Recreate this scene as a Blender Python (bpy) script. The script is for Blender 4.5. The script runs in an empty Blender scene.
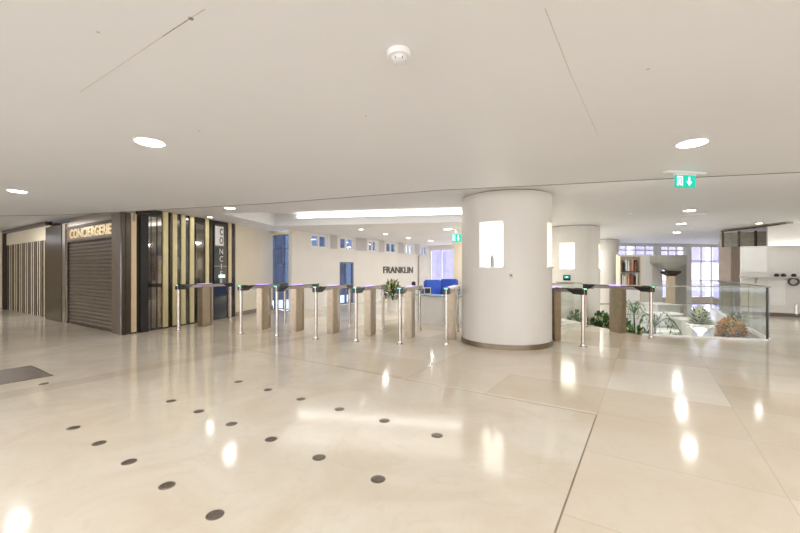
import bpy, bmesh, math, random
from mathutils import Vector, Matrix
from mathutils.geometry import tessellate_polygon
random.seed(4)
S = bpy.context.scene; COL = S.collection
PI = math.pi
# ------------------------------------------------------------------ survey of the hall
F, CX, HY, EYE = 378.0, 400.0, 271.0, 1.30       # lens and eye height used to measure the room
Z1, Z2 = 2.50, 2.65                               # lower and upper ceiling
U = Vector((-.836, .548)); V = Vector((.548, .836))
AU = math.atan2(-.548, .836)                      # walls facing the hall
def gp(px, py, z=0.0):                            # point at height z
    Y = F*(EYE-z)/(py-HY); return Vector(((px-CX)/F*Y, Y))
def dp(px, Y): return Vector(((px-CX)/F*Y, Y))
def ls(px, P, d):                                 # distance along a wall
    k = (px-CX)/F; return (k*P[1]-P[0])/(d[0]-k*d[1])
def zz(py, Y): return EYE+(HY-py)/F*Y
# ------------------------------------------------------------------ materials
def mat(name, col, rough=.5, metal=0., emis=None, es=0., noise=0., nscale=5., bump=0., spec=.5, coat=0.):
    m = bpy.data.materials.new(name); m.use_nodes = True
    nt = m.node_tree; b = nt.nodes['Principled BSDF']
    b.inputs['Base Color'].default_value = (*col, 1); b.inputs['Roughness'].default_value = rough
    b.inputs['Metallic'].default_value = metal; b.inputs['Specular IOR Level'].default_value = spec
    b.inputs['Coat Weight'].default_value = coat
    if emis: b.inputs['Emission Color'].default_value = (*emis, 1); b.inputs['Emission Strength'].default_value = es
    tc = nt.nodes.new('ShaderNodeTexCoord'); n = nt.nodes.new('ShaderNodeTexNoise')
    n.inputs['Scale'].default_value = nscale; n.inputs['Detail'].default_value = 4
    nt.links.new(tc.outputs['Object'], n.inputs['Vector'])
    if noise:
        r = nt.nodes.new('ShaderNodeValToRGB')
        r.color_ramp.elements[0].position = .3; r.color_ramp.elements[1].position = .7
        r.color_ramp.elements[0].color = (*[max(0, c*(1-noise)) for c in col], 1)
        r.color_ramp.elements[1].color = (*[min(1, c*(1+noise)) for c in col], 1)
        nt.links.new(n.outputs['Fac'], r.inputs['Fac']); nt.links.new(r.outputs['Color'], b.inputs['Base Color'])
    if bump:
        bm_ = nt.nodes.new('ShaderNodeBump'); bm_.inputs['Strength'].default_value = bump
        nt.links.new(n.outputs['Fac'], bm_.inputs['Height']); nt.links.new(bm_.outputs['Normal'], b.inputs['Normal'])
    return m
def glass_mat(name, tint, refl=.12, rough=.02):
    m = bpy.data.materials.new(name); m.use_nodes = True; nt = m.node_tree; nt.nodes.clear()
    o = nt.nodes.new('ShaderNodeOutputMaterial'); mx = nt.nodes.new('ShaderNodeMixShader')
    t = nt.nodes.new('ShaderNodeBsdfTransparent'); g = nt.nodes.new('ShaderNodeBsdfGlossy')
    lw = nt.nodes.new('ShaderNodeLayerWeight'); lw.inputs['Blend'].default_value = .5
    pw = nt.nodes.new('ShaderNodeMath'); pw.operation = 'POWER'; pw.inputs[1].default_value = 4.
    fr = nt.nodes.new('ShaderNodeMath'); fr.operation = 'MULTIPLY_ADD'; fr.inputs[1].default_value = .6; fr.inputs[2].default_value = refl*.25
    nt.links.new(lw.outputs['Facing'], pw.inputs[0]); nt.links.new(pw.outputs[0], fr.inputs[0])
    t.inputs['Color'].default_value = (*tint, 1); g.inputs['Roughness'].default_value = rough
    nt.links.new(fr.outputs[0], mx.inputs['Fac']); nt.links.new(t.outputs[0], mx.inputs[1]); nt.links.new(g.outputs[0], mx.inputs[2])
    nt.links.new(mx.outputs[0], o.inputs['Surface']); return m
M = {}
M['ceil'] = mat('ceiling_paint', (.83, .84, .86), .55, noise=.02, nscale=.6)
M['wall'] = mat('cream_wall_paint', (.83, .74, .56), .6, noise=.03, nscale=1.5)
M['wallpale'] = mat('pale_wall_paint', (.84, .81, .76), .55, noise=.03, nscale=1.2)
M['white'] = mat('white_paint', (.88, .87, .84), .4, noise=.02)
M['column'] = mat('column_plaster', (.74, .705, .635), .42, noise=.015, nscale=1.0)
M['steel'] = mat('brushed_steel', (.52, .47, .41), .26, 1., noise=.06, nscale=30)
M['railgrey'] = mat('dull_rail', (.30, .30, .25), .4, .6, noise=.06)
M['bronze'] = mat('bronze_steel', (.37, .30, .215), .28, .85, noise=.08, nscale=12)
M['dark'] = mat('black_plastic', (.02, .02, .022), .25, noise=.1)
M['blackpanel'] = mat('black_lacquer', (.028, .023, .018), .16, noise=.25, nscale=3, coat=.4)
M['brownpanel'] = mat('dark_bronze_strip', (.07, .052, .035), .25, .4, noise=.15, nscale=4)
M['gold'] = mat('cream_gold_strip', (.80, .70, .38), .38, .1, noise=.05, nscale=4)
M['beigestrip'] = mat('beige_gold_strip', (.78, .62, .38), .4, .1, noise=.05, nscale=4)
M['mirror'] = mat('black_mirror', (.22, .20, .18), .05, .95, noise=.1)
M['shutter'] = mat('shutter_steel', (.17, .135, .10), .42, .5, noise=.1, nscale=6)
M['bluegrey'] = mat('blue_grey_frame', (.20, .25, .33), .4, .3, noise=.1)
M['bandgrey'] = mat('grey_band', (.58, .55, .55), .5, noise=.05)
M['framebrown'] = mat('brown_frame', (.085, .062, .045), .35, .5, noise=.1)
M['slat'] = mat('wood_slat', (.30, .20, .12), .45, noise=.15, nscale=5)
M['slatlight'] = mat('light_wood_slat', (.86, .74, .52), .45, noise=.1, nscale=5)
M['signgold'] = mat('gold_letter', (.95, .78, .45), .3, .3, emis=(1., .78, .42), es=.1)
M['signback'] = mat('sign_back', (.28, .18, .10), .35, .3, noise=.1)
M['glass'] = glass_mat('clear_glass', (.965, .985, .975), .10)
M['pane'] = glass_mat('window_glass', (.97, .97, 1.))
M['bluepane'] = glass_mat('blue_window_glass', (.66, .72, .84), .3)
M['glassedge'] = mat('green_glass_edge', (.22, .40, .33), .15, 0., noise=.1)
M['capglass'] = mat('dark_glass_cap', (.055, .065, .062), .06, .2, coat=1., noise=.05)
M['housing'] = mat('housing_grey', (.40, .36, .36), .3, .6, noise=.05)
M['purple'] = mat('purple_led', (.5, .3, 1.), .3, emis=(.50, .30, 1.), es=1.6)
M['green'] = mat('green_led', (.2, .9, .6), .3, emis=(.15, 1., .5), es=1.6)
M['lamp'] = mat('lamp_diffuser', (1, 1, 1), .4, emis=(1., .97, .92), es=9.)
M['lampsmall'] = mat('lamp_diffuser_small', (1, 1, 1), .4, emis=(1., .93, .80), es=6.)
M['cove'] = mat('cove_led', (1, 1, 1), .4, emis=(1., .97, .88), es=4.)
M['niche'] = mat('niche_light', (1, 1, 1), .4, emis=(1., .96, .86), es=2.2)
M['exit'] = mat('exit_green', (.0, .42, .30), .35, emis=(.0, .50, .36), es=.5)
M['exitwhite'] = mat('exit_white', (.9, 1, .95), .35, emis=(.75, 1, .92), es=.8)
M['stud'] = mat('dark_metal_stud', (.20, .17, .14), .35, .7, noise=.2, nscale=40)
M['plate'] = mat('floor_plate', (.25, .21, .18), .45, .5, noise=.2, nscale=60)
M['joint'] = mat('floor_joint', (.36, .29, .22), .4, .3, noise=.2)
M['seam'] = mat('ceiling_seam', (.55, .50, .45), .7, noise=.2, nscale=20)
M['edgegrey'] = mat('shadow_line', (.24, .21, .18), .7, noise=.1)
M['ringbrown'] = mat('dark_bronze_ring', (.26, .20, .14), .28, .8, noise=.15, nscale=6)
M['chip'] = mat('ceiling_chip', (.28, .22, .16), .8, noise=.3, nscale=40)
M['leaf'] = mat('leaf_green', (.06, .17, .045), .45, noise=.4, nscale=9)
M['leafpale'] = mat('leaf_pale', (.74, .76, .40), .5, noise=.35, nscale=9)
M['leafdark'] = mat('leaf_dark', (.03, .07, .03), .45, noise=.3, nscale=9)
M['orange'] = mat('orange_leaf', (.92, .42, .03), .5, noise=.4, nscale=12)
M['soil'] = mat('soil', (.06, .04, .03), .9, noise=.3, nscale=30)
M['concrete'] = mat('pale_concrete', (.55, .55, .51), .6, noise=.08, nscale=8)
M['greypanel'] = mat('grey_green_panel', (.42, .42, .36), .5, noise=.06, nscale=3)
M['taupe'] = mat('taupe_panel', (.74, .60, .43), .5, noise=.06, nscale=3)
M['timber'] = mat('olive_timber', (.40, .36, .27), .5, noise=.3, nscale=5)
M['blue'] = mat('blue_upholstery', (.03, .10, .50), .7, noise=.15, nscale=40)
M['navy'] = mat('dark_blue_facade', (.05, .065, .11), .5, noise=.6, nscale=1.3)
M['fabric'] = mat('white_curtain', (.85, .83, .80), .8, noise=.05)
M['outside'] = mat('pale_facade', (.86, .84, .92), .7, noise=.06, nscale=.8)
M['outwin2'] = mat('mauve_facade', (.38, .36, .56), .6, noise=.1)
M['outwin'] = mat('facade_window', (.36, .34, .56), .25, noise=.2, nscale=.8)
M['bookred'] = mat('book_red', (.40, .12, .07), .6, noise=.2)
M['bookdark'] = mat('book_dark', (.05, .07, .06), .6, noise=.2)
M['booktan'] = mat('book_tan', (.62, .42, .26), .6, noise=.2)
M['letter'] = mat('dark_letter', (.10, .09, .07), .4, .3, noise=.1)
M['paleLetter'] = mat('pale_letter', (.75, .80, .78), .4, noise=.05)
M['woodbase'] = mat('wood_box', (.42, .20, .07), .5, noise=.2)
M['lowfloor'] = mat('lower_floor', (.66, .64, .58), .3, noise=.08, nscale=2)

def floor_mat():
    m = bpy.data.materials.new('polished_stone'); m.use_nodes = True; nt = m.node_tree; L = nt.links
    b = nt.nodes['Principled BSDF']; N = nt.nodes.new
    tc = N('ShaderNodeTexCoord')
    def mth(op, a, c=None):
        n = N('ShaderNodeMath'); n.operation = op
        for i, x in enumerate((a, c)):
            if x is None: continue
            if isinstance(x, (int, float)): n.inputs[i].default_value = x
            else: L.new(x, n.inputs[i])
        return n.outputs[0]
    def dot(v):
        n = N('ShaderNodeVectorMath'); n.operation = 'DOT_PRODUCT'; n.inputs[1].default_value = (v[0], v[1], 0)
        L.new(tc.outputs['Object'], n.inputs[0]); return n.outputs['Value']
    u, v = dot(U), dot(V)
    def mix(fac, a, c):
        n = N('ShaderNodeMix'); n.data_type = 'RGBA'
        L.new(fac, n.inputs[0])
        for i, x in ((6, a), (7, c)):
            if isinstance(x, tuple): n.inputs[i].default_value = (*x, 1)
            else: L.new(x, n.inputs[i])
        return n.outputs[2]
    tu = mth('DIVIDE', mth('SUBTRACT', u, .386), 1.06); tv = mth('DIVIDE', mth('SUBTRACT', v, 3.03), .86)
    cb = N('ShaderNodeCombineXYZ'); L.new(mth('FLOOR', tu), cb.inputs[0]); L.new(mth('FLOOR', tv), cb.inputs[1])
    wn = N('ShaderNodeTexWhiteNoise'); wn.noise_dimensions = '2D'; L.new(cb.outputs[0], wn.inputs['Vector'])
    # joints between the slabs
    ju = mth('LESS_THAN', mth('ABSOLUTE', mth('SUBTRACT', mth('FRACT', mth('ADD', tu, .5)), .5)), .004)
    jv = mth('LESS_THAN', mth('ABSOLUTE', mth('SUBTRACT', mth('FRACT', mth('ADD', tv, .5)), .5)), .005)
    jn = mth('MAXIMUM', ju, jv)
    inset = mth('MULTIPLY', mth('GREATER_THAN', u, .386), mth('LESS_THAN', v, 3.834))
    band = mth('MULTIPLY', mth('GREATER_THAN', u, 5.46), mth('LESS_THAN', u, 5.76))
    n1 = N('ShaderNodeTexNoise'); n1.inputs['Scale'].default_value = 1.1; n1.inputs['Detail'].default_value = 8; n1.inputs['Roughness'].default_value = .62
    n1.inputs['Distortion'].default_value = .8
    L.new(tc.outputs['Object'], n1.inputs['Vector'])
    r1 = N('ShaderNodeValToRGB'); L.new(n1.outputs['Fac'], r1.inputs['Fac'])
    r1.color_ramp.elements[0].position = .32; r1.color_ramp.elements[0].color = (.68, .565, .41, 1)
    r1.color_ramp.elements[1].position = .62; r1.color_ramp.elements[1].color = (.82, .755, .64, 1)
    n2 = N('ShaderNodeTexNoise'); n2.inputs['Scale'].default_value = 6; n2.inputs['Detail'].default_value = 9; n2.inputs['Distortion'].default_value = 1.5
    L.new(tc.outputs['Object'], n2.inputs['Vector'])
    vein = mth('MULTIPLY', mth('GREATER_THAN', n2.outputs['Fac'], .60), .18)
    c = mix(vein, r1.outputs['Color'], (.60, .49, .37))
    tone = mix(wn.outputs['Value'], (.66, .55, .40), (.90, .84, .73))
    notin = mth('SUBTRACT', 1., inset)
    c = mix(mth('MULTIPLY', notin, .62), c, tone)
    c = mix(mth('MULTIPLY', inset, .35), c, (.82, .77, .67))
    c = mix(mth('MULTIPLY', band, .45), c, (.60, .52, .41))
    c = mix(mth('MULTIPLY', jn, mth('MULTIPLY', notin, .35)), c, (.52, .42, .31))
    L.new(c, b.inputs['Base Color'])
    b.inputs['Roughness'].default_value = .105; b.inputs['Specular IOR Level'].default_value = .5
    return m
M['floor'] = floor_mat()

# ------------------------------------------------------------------ mesh helpers
class MB:
    def __init__(s): s.bm = bmesh.new()
    def box(s, x0, x1, y0, y1, z0, z1, bev=0):
        vs = [s.bm.verts.new((x, y, z)) for x in (x0, x1) for y in (y0, y1) for z in (z0, z1)]
        fs = [(0,1,3,2),(4,6,7,5),(0,4,5,1),(2,3,7,6),(0,2,6,4),(1,5,7,3)]
        fl = [s.bm.faces.new([vs[i] for i in f]) for f in fs]
        if bev:
            es = list({e for f in fl for e in f.edges}); bmesh.ops.bevel(s.bm, geom=es, offset=bev, segments=2, affect='EDGES')
        return s
    def cyl(s, x, y, z0, z1, r0, r1=None, n=24):
        r1 = r0 if r1 is None else r1
        A = [s.bm.verts.new((x+r0*math.cos(2*PI*i/n), y+r0*math.sin(2*PI*i/n), z0)) for i in range(n)]
        B = [s.bm.verts.new((x+r1*math.cos(2*PI*i/n), y+r1*math.sin(2*PI*i/n), z1)) for i in range(n)]
        for i in range(n): s.bm.faces.new((A[i], A[(i+1)%n], B[(i+1)%n], B[i]))
        s.bm.faces.new(A[::-1]); s.bm.faces.new(B); return s
    def lathe(s, x, y, prof, n=32):                      # prof: (r, z) list
        rings = [[s.bm.verts.new((x+r*math.cos(2*PI*i/n), y+r*math.sin(2*PI*i/n), z)) for i in range(n)] for r, z in prof]
        for A, B in zip(rings, rings[1:]):
            for i in range(n): s.bm.faces.new((A[i], A[(i+1)%n], B[(i+1)%n], B[i]))
        s.bm.faces.new(rings[0][::-1]); s.bm.faces.new(rings[-1]); return s
    def prism(s, pts, z0, z1):
        B = [s.bm.verts.new((p[0], p[1], z0)) for p in pts]; T = [s.bm.verts.new((p[0], p[1], z1)) for p in pts]
        n = len(pts)
        for i in range(n): s.bm.faces.new((B[i], B[(i+1)%n], T[(i+1)%n], T[i]))
        s.bm.faces.new(T); s.bm.faces.new(B[::-1]); return s
    def xprism(s, pts, x0, x1):                          # outline in (y, z) swept along x
        B = [s.bm.verts.new((x0, p[0], p[1])) for p in pts]; T = [s.bm.verts.new((x1, p[0], p[1])) for p in pts]
        n = len(pts)
        for i in range(n): s.bm.faces.new((B[i], B[(i+1)%n], T[(i+1)%n], T[i]))
        s.bm.faces.new(T); s.bm.faces.new(B[::-1]); return s
    def holed(s, outer, holes, z0, z1):
        loops = [outer]+holes; tris = tessellate_polygon([[Vector((p[0], p[1], 0)) for p in l] for l in loops])
        flat = [p for l in loops for p in l]
        B = [s.bm.verts.new((p[0], p[1], z0)) for p in flat]; T = [s.bm.verts.new((p[0], p[1], z1)) for p in flat]
        for t in tris:
            s.bm.faces.new([T[i] for i in t]); s.bm.faces.new([B[i] for i in t[::-1]])
        o = 0
        for l in loops:
            n = len(l)
            for i in range(n): s.bm.faces.new((B[o+i], B[o+(i+1)%n], T[o+(i+1)%n], T[o+i]))
            o += n
        return s
    def tube(s, pts, r, n=8):
        pts = [Vector(p) for p in pts]; rings = []
        for i, p in enumerate(pts):
            d = (pts[min(i+1, len(pts)-1)]-pts[max(i-1, 0)]).normalized()
            a = d.orthogonal().normalized() if not rings else (prev - d*prev.dot(d)).normalized()
            prev = a; b_ = d.cross(a)
            rr = r[i] if isinstance(r, (list, tuple)) else r
            rings.append([s.bm.verts.new(p+(a*math.cos(2*PI*k/n)+b_*math.sin(2*PI*k/n))*rr) for k in range(n)])
        for A, B in zip(rings, rings[1:]):
            for i in range(n): s.bm.faces.new((A[i], A[(i+1)%n], B[(i+1)%n], B[i]))
        s.bm.faces.new(rings[0][::-1]); s.bm.faces.new(rings[-1]); return s
    def leaf(s, base, tip, w, sag=.0, n=5):
        base, tip = Vector(base), Vector(tip); d = tip-base
        side = d.cross(Vector((0, 0, 1)));
        if side.length < 1e-4: side = Vector((1, 0, 0))
        side.normalize(); up = side.cross(d).normalized(); prev = None
        for i in range(n+1):
            t = i/n; c = base+d*t+Vector((0, 0, -sag*t*t*d.length)); ww = w*math.sin(PI*(.12+.86*t))*.5
            row = [s.bm.verts.new(c-side*ww), s.bm.verts.new(c-up*ww*.35), s.bm.verts.new(c+side*ww)]
            if prev:
                s.bm.faces.new((prev[0], prev[1], row[1], row[0])); s.bm.faces.new((prev[1], prev[2], row[2], row[1]))
            prev = row
        return s
    def build(s, name, m, parent=None, smooth=False):
        bmesh.ops.recalc_face_normals(s.bm, faces=s.bm.faces)
        me = bpy.data.meshes.new(name); s.bm.to_mesh(me); s.bm.free()
        me.materials.append(m); o = bpy.data.objects.new(name, me); COL.objects.link(o)
        if parent: o.parent = parent
        if smooth:
            for p in me.polygons: p.use_smooth = True
            try: me.set_sharp_from_angle(angle=math.radians(40))
            except Exception: pass
        return o
def thing(name, label, cat, loc=(0, 0, 0), rz=0, group=None):
    o = bpy.data.objects.new(name, None); COL.objects.link(o)
    o.empty_display_size = .1
    o.location = (loc[0], loc[1], loc[2] if len(loc) > 2 else 0); o.rotation_euler = (0, 0, rz)
    o['label'] = label; o['category'] = cat
    if group: o['group'] = group
    return o
def tag(o, label, cat, group=None, loc=None, rz=0):
    o['label'] = label; o['category'] = cat
    if group: o['group'] = group
    if loc is not None: o.location = (loc[0], loc[1], loc[2] if len(loc) > 2 else 0); o.rotation_euler = (0, 0, rz)
    return o
def st(o, loc=None, rz=0):
    o['kind'] = 'structure'
    if loc is not None: o.location = (loc[0], loc[1], loc[2] if len(loc) > 2 else 0); o.rotation_euler = (0, 0, rz)
    return o
def dup(root, loc, rz, label, group=None):
    r = root.copy(); COL.objects.link(r); r.location = (loc[0], loc[1], loc[2] if len(loc) > 2 else 0)
    r.rotation_euler = (0, 0, rz); r['label'] = label
    if group: r['group'] = group
    for ch in list(root.children):
        c = ch.copy(); COL.objects.link(c); c.parent = r
        for g in list(ch.children):
            d = g.copy(); COL.objects.link(d); d.parent = c
    return r
def text(name, s, m, parent, loc, width, height, ext=.006, rz=0, bold=.0, stack=False):
    cu = bpy.data.curves.new(name, 'FONT'); cu.body = s; cu.size = 1; cu.extrude = .001; cu.offset = bold
    if stack: cu.space_line = .95; cu.align_x = 'CENTER'
    t = bpy.data.objects.new(name, cu); COL.objects.link(t); bpy.context.view_layer.update()
    me = bpy.data.meshes.new_from_object(t.evaluated_get(bpy.context.evaluated_depsgraph_get()))
    bpy.data.objects.remove(t); bpy.data.curves.remove(cu)
    xs = [v.co.x for v in me.vertices]; ys = [v.co.y for v in me.vertices]
    x0, x1, y0, y1 = min(xs), max(xs), min(ys), max(ys)
    for v in me.vertices:                                # local x right, z up, front towards -y
        X = (v.co.x-x0)/(x1-x0)*width; Z = (v.co.y-y0)/(y1-y0)*height; Yv = -ext if v.co.z > 0 else 0
        v.co = Vector((X, Yv, Z))
    me.materials.clear(); me.materials.append(m); me.name = name
    o = bpy.data.objects.new(name, me); COL.objects.link(o); o.parent = parent
    o.location = loc; o.rotation_euler = (0, 0, rz); return o
def onwall(A, B):                                        # frame on a wall seen from A (left) to B (right)
    d = Vector((B[0]-A[0], B[1]-A[1])); return d.length, math.atan2(d.y, d.x), d.normalized()

# ------------------------------------------------------------------ ceiling and floor
edge = [gp(-60, 217, Z1), gp(0, 216, Z1), gp(60, 215, Z1), gp(125, 211.8, Z1), gp(270, 203.5, Z1), gp(440, 190.3, Z1), gp(520, 186.6, Z1), gp(620, 181.3, Z1), gp(700, 177.2, Z1), gp(800, 172.4, Z1), gp(960, 164.5, Z1)]
edge = [(-16, edge[0].y+1.2)] + [tuple(p) for p in edge] + [(13.8, edge[-1].y-1.6)]
back_pts = [(13.8, 9.3), (19.8, 14), (19.8, 20.1), (9.9, 18.4), (4.2, 18.6), (1.5, 20.3), (-3.75, 12.35), (-4.5, 13.2), (-16, 14.2)]
R1, R2 = gp(275, 226, Z2), gp(462, 222, Z2); rd = (R2-R1).normalized(); rn = Vector((rd.y, -rd.x))
if rn.y > 0: rn = -rn
Rl = R1; Rr = R1+rd*6.5
rec = [tuple(Rl), tuple(Rr), tuple(Rr+rn*2.5), tuple(Rl+rn*2.5)]
m = MB(); m.prism([(-16, -6.2), (13.8, -6.2)]+edge[::-1], Z1, 3.05); st(m.build('ceiling', M['ceil']))
m = MB(); m.holed(edge+back_pts, [rec], Z2, 3.05); m.prism(rec, 3.0, 3.06); st(m.build('ceiling', M['ceil']))
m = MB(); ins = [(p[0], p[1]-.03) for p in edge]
m.prism(ins+edge[::-1], Z1-.004, Z1-.0002); st(m.build('edge_shade_strip', M['edgegrey']))  # dark strip painting in the shadow line along the ceiling step
for (xa, ya), (xb, yb), pw in ((edge[8], edge[9], 4), (edge[9], edge[11], 8), (edge[5], edge[7], .8)):  # unseen strip lights, no fixture, added to wash the upper ceiling
    ld = bpy.data.lights.new('edge_fill', 'AREA'); ld.shape = 'RECTANGLE'; L_, a_, d_ = onwall((xa, ya), (xb, yb)); ld.size = L_; ld.size_y = .04; ld.energy = pw
    l = bpy.data.objects.new('edge_fill', ld); COL.objects.link(l); l.location = ((xa+xb)/2-d_.y*.05, (ya+yb)/2+d_.x*.05, 2.53); l.rotation_euler = (PI-.5, 0, a_)
outer = [(-16, -6.2), (13.8, -6.2)]+back_pts
C1, C2, C3 = Vector((4.88, 7.72)), Vector((4.55, 9.0)), Vector((4.35, 10.3))
G0 = Vector((6.86, 7.12)); G0b = G0+V*12.5
openp = [tuple(C1), tuple(G0), tuple(G0+V*7.2), (19.68, 17.5), (19.68, 19.8), (9.97, 18.2), (8.0, 18.3), (4.7, 14.0), tuple(C3), tuple(C2)]
m = MB(); m.holed(outer, [openp], -.35, 0); st(m.build('floor', M['floor']))
m = MB(); m.box(2, 21, 6.5, 21, -1.75, -1.6); st(m.build('floor', M['lowfloor']))
# lower level side walls under the slab edge
m = MB()
for a, b in zip(openp, openp[1:]+openp[:1]):
    a, b = Vector(a), Vector(b); d = (b-a).normalized(); n = Vector((d.y, -d.x))*-.001
    if (a.y > 16 and b.y > 16): continue
    o_ = Vector((d.y, -d.x))*.12
    m.prism([a, b, b+o_, a+o_], -1.6, -.352)
st(m.build('wall_lower', M['wallpale']))

# ------------------------------------------------------------------ walls
def wallseg(name, A, B, z0, z1, m_, th=.15, holes=()):
    """wall from A to B; holes: (s0, s1, z0, z1); local y points away from the hall"""
    L, a, d = onwall(A, B); mb = MB()
    xs = sorted({0, L, *[h[0] for h in holes], *[h[1] for h in holes]})
    for x0, x1 in zip(xs, xs[1:]):
        hs = sorted([h for h in holes if h[0] <= x0+1e-6 and h[1] >= x1-1e-6], key=lambda h: h[2]); z = z0
        for h in hs:
            if h[2] > z+1e-4: mb.box(x0, x1, 0, th, z, h[2])
            z = h[3]
        if z < z1-1e-4: mb.box(x0, x1, 0, th, z, z1)
    o = mb.build(name, m_); st(o, (A[0], A[1]), a); return o, a, d
nwin = [0]
def window(A, d, a, s0, s1, z0, z1, glass, fr=None, mull=(), trans=(), dep=.1, fw=.05):
    nwin[0] += 1
    w = bpy.data.objects.new('window_%d' % nwin[0], None); COL.objects.link(w); w.location = (A[0]+d.x*s0, A[1]+d.y*s0, z0)
    w.rotation_euler = (0, 0, a); w['kind'] = 'structure'; W, H = s1-s0, z1-z0
    mb = MB(); mb.box(0, fw, .02, .02+dep, 0, H); mb.box(W-fw, W, .02, .02+dep, 0, H)
    mb.box(fw, W-fw, .02, .02+dep, 0, fw); mb.box(fw, W-fw, .02, .02+dep, H-fw, H)
    mb.build('window_frame', fr or M['white'], w)
    for x in mull: k = MB().box(x-fw/2, x+fw/2, .03, .01+dep, fw, H-fw).build('mullion', fr or M['white'], w)
    for z in trans: k = MB().box(fw, W-fw, .035, .005+dep, z-fw/2, z+fw/2).build('transom', fr or M['white'], w)
    MB().box(fw*.9, W-fw*.9, .06, .072, fw*.9, H-fw*.9).build('pane', glass, w)
    return w
# behind the eye: street front with tall windows, and the two flanks
hs = [(1.0+i*3.6, 3.9+i*3.6, .3, 2.4) for i in range(8)]
o, a, d = wallseg('wall_back', (13.8, -6.0), (-16, -6.0), 0, Z1, M['wall'], holes=hs)
for h in hs: window((13.8, -6.0), d, a, *h, M['pane'], mull=(1.45,))
hs = [(1.0+i*3.6, 3.9+i*3.6, .3, 2.4) for i in range(3)]
o, a, d = wallseg('wall_left', (-15.9, -6), (-15.9, 14), 0, Z1, M['wall'], holes=hs)
for h in hs: window((-15.9, -6), d, a, *h, M['pane'], mull=(1.45,))
o, a, d = wallseg('wall_right', (13.65, 9.3), (13.65, -6), 0, Z1, M['wall'])
wallseg('wall_front_left', (-15.9, 13.4), (-11.0, 13.4), 0, Z2, M['wall'])
# kiosk line along U from the corner
P1 = gp(122.5, 335.3); D_ = -U
Kend = P1+U*ls(3, P1, U); 
# beige wall after the striped cladding
P3 = gp(235.5, 316.5); Q3 = Vector((-4.36, 12.95))
wallseg('wall_lobby_left', P3+Vector((.0, .02)), Q3, 0, Z2, M['wall'])
L, a, d = onwall(P3, Q3); st(MB().box(0, L, -.015, -.001, 0, .12).build('baseboard_left', M['bronze']), (P3.x, P3.y+.02), a)
Wc = Vector((-3.56, 12.42))
# glazed door wall
Ld, ad, dd = onwall(Q3, Wc)
wd = window(Q3, dd, ad, 0.02, Ld-.02, 0.0, 2.52, M['bluepane'], M['bluegrey'], mull=(Ld*.5,), trans=(.9, 1.5, 2.05), fw=.03); wd.name = 'door_1'
st(MB().box(0, Ld, 0, .15, 2.52, Z2).build('wall_lintel', M['wall']), Q3, ad)
# clerestory wall along V
We = Wc+V*9.35
chs = []
for a0, a1 in ((311, 327.5), (340.5, 353), (368.5, 377), (386, 396.5), (405.5, 413), (421, 427)):
    chs.append((ls(a0, Wc, V), ls(a1, Wc, V), 2.12, 2.6))
dh = (ls(340.5, Wc, V)-.05, ls(353, Wc, V)+.05, .02, 1.65)
chs[1] = (dh[0], dh[1], 2.12, 2.6)
o, a, d = wallseg('wall_clerestory', Wc, We, 0, Z2, M['wallpale'], holes=chs+[dh])
for h in chs: window(Wc, d, a, *h, M['bluepane'], M['white'], mull=((h[1]-h[0])*.5,), fw=.06)
wd = window(Wc, d, a, *dh, M['bluepane'], M['bluegrey'], mull=((dh[1]-dh[0])*.5,), trans=(.7,)); wd.name = 'door_2'
bs = [0.9]+[x for h in chs for x in h[:2]]+[9.2]
for x0, x1 in zip(bs[::2], bs[1::2]):
    if x1-x0 > .3: st(MB().box(x0+.14, x1-.14, -.012, -.001, 2.13, 2.63).build('trim_band', M['bandgrey']), Wc, a)
# dark neighbouring building behind the clerestory
nb = thing('neighbouring_building', 'dark blue building seen through the high windows and the blue glass door on the left', 'building', Wc+U*4.0-V*3.5, math.atan2(V.y, V.x))
MB().box(-1, 16, 0, 1.5, 0, 5).build('facade', M['navy'], nb)
for i in range(11): MB().box(-.6+i*1.4, .1+i*1.4, -.03, 0, .4, 4.6).build('window', M['bluegrey'], nb)
# end wall with bright window
Ee = We+(-U)*3.0
w0 = ls(430, We, -U); w1 = ls(457, We, -U)
eh = [(w0, w1, .35, 2.45)]
o, a, d = wallseg('wall_lobby_end', We, Ee, 0, Z2, M['wallpale'], holes=eh)
window(We, d, a, *eh[0], M['pane'], M['white'], mull=((w1-w0)*.42,))
wallseg('wall_behind_columns', Ee, (9.95, 18.15), -1.6, Z2, M['wallpale'])
cw = thing('courtyard_building', 'pale mauve building seen through the bright window at the end of the lobby', 'building', (1.2, 26.0), .0)
MB().box(0, 6, 0, 1, -1, 6).build('facade', M['outwin2'], cw)
for i in range(5): MB().box(.2+i*1.15, .8+i*1.15, -.03, 0, .9, 2.6).build('window', M['outwin'], cw)
# far right glazing
FA, FB = Vector((9.95, 18.15)), Vector((19.7, 19.75)); L, a, d = onwall(FA, FB)
fh = []
for a0, a1, m_, t_ in ((617, 655, 3, (2.1, 3.62)), (660.5, 685, 2, (2.1, 3.62)), (691, 723, 2, (2.1, 3.1)), (738, 760, 1, (2.1, 3.1))):
    fh.append((ls(a0, FA, d), min(L-.1, ls(a1, FA, d)), -1.3, 2.56, m_, t_))
o, a, d = wallseg('wall_far_right', FA, FB, -1.6, Z2, M['white'], holes=[h[:4] for h in fh])
for h in fh: window(FA, d, a, *h[:4], M['pane'], M['white'], mull=[(h[1]-h[0])*(k+1)/(h[4]+1) for k in range(h[4])], trans=h[5], fw=.06)
wallseg('wall_right_rear', (19.7, 19.75), (19.7, 14), -1.6, Z2, M['wallpale'])
wallseg('wall_right_rear', (19.7, 14), (13.8, 9.3), -1.6, Z2, M['wallpale'])
ob = thing('office_building', 'pale office building with mauve windows across the street, beyond the far right glazing', 'building', (8, 27.5), .1)
MB().box(0, 30, 0, 2, -4, 9).build('facade', M['outside'], ob)
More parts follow.
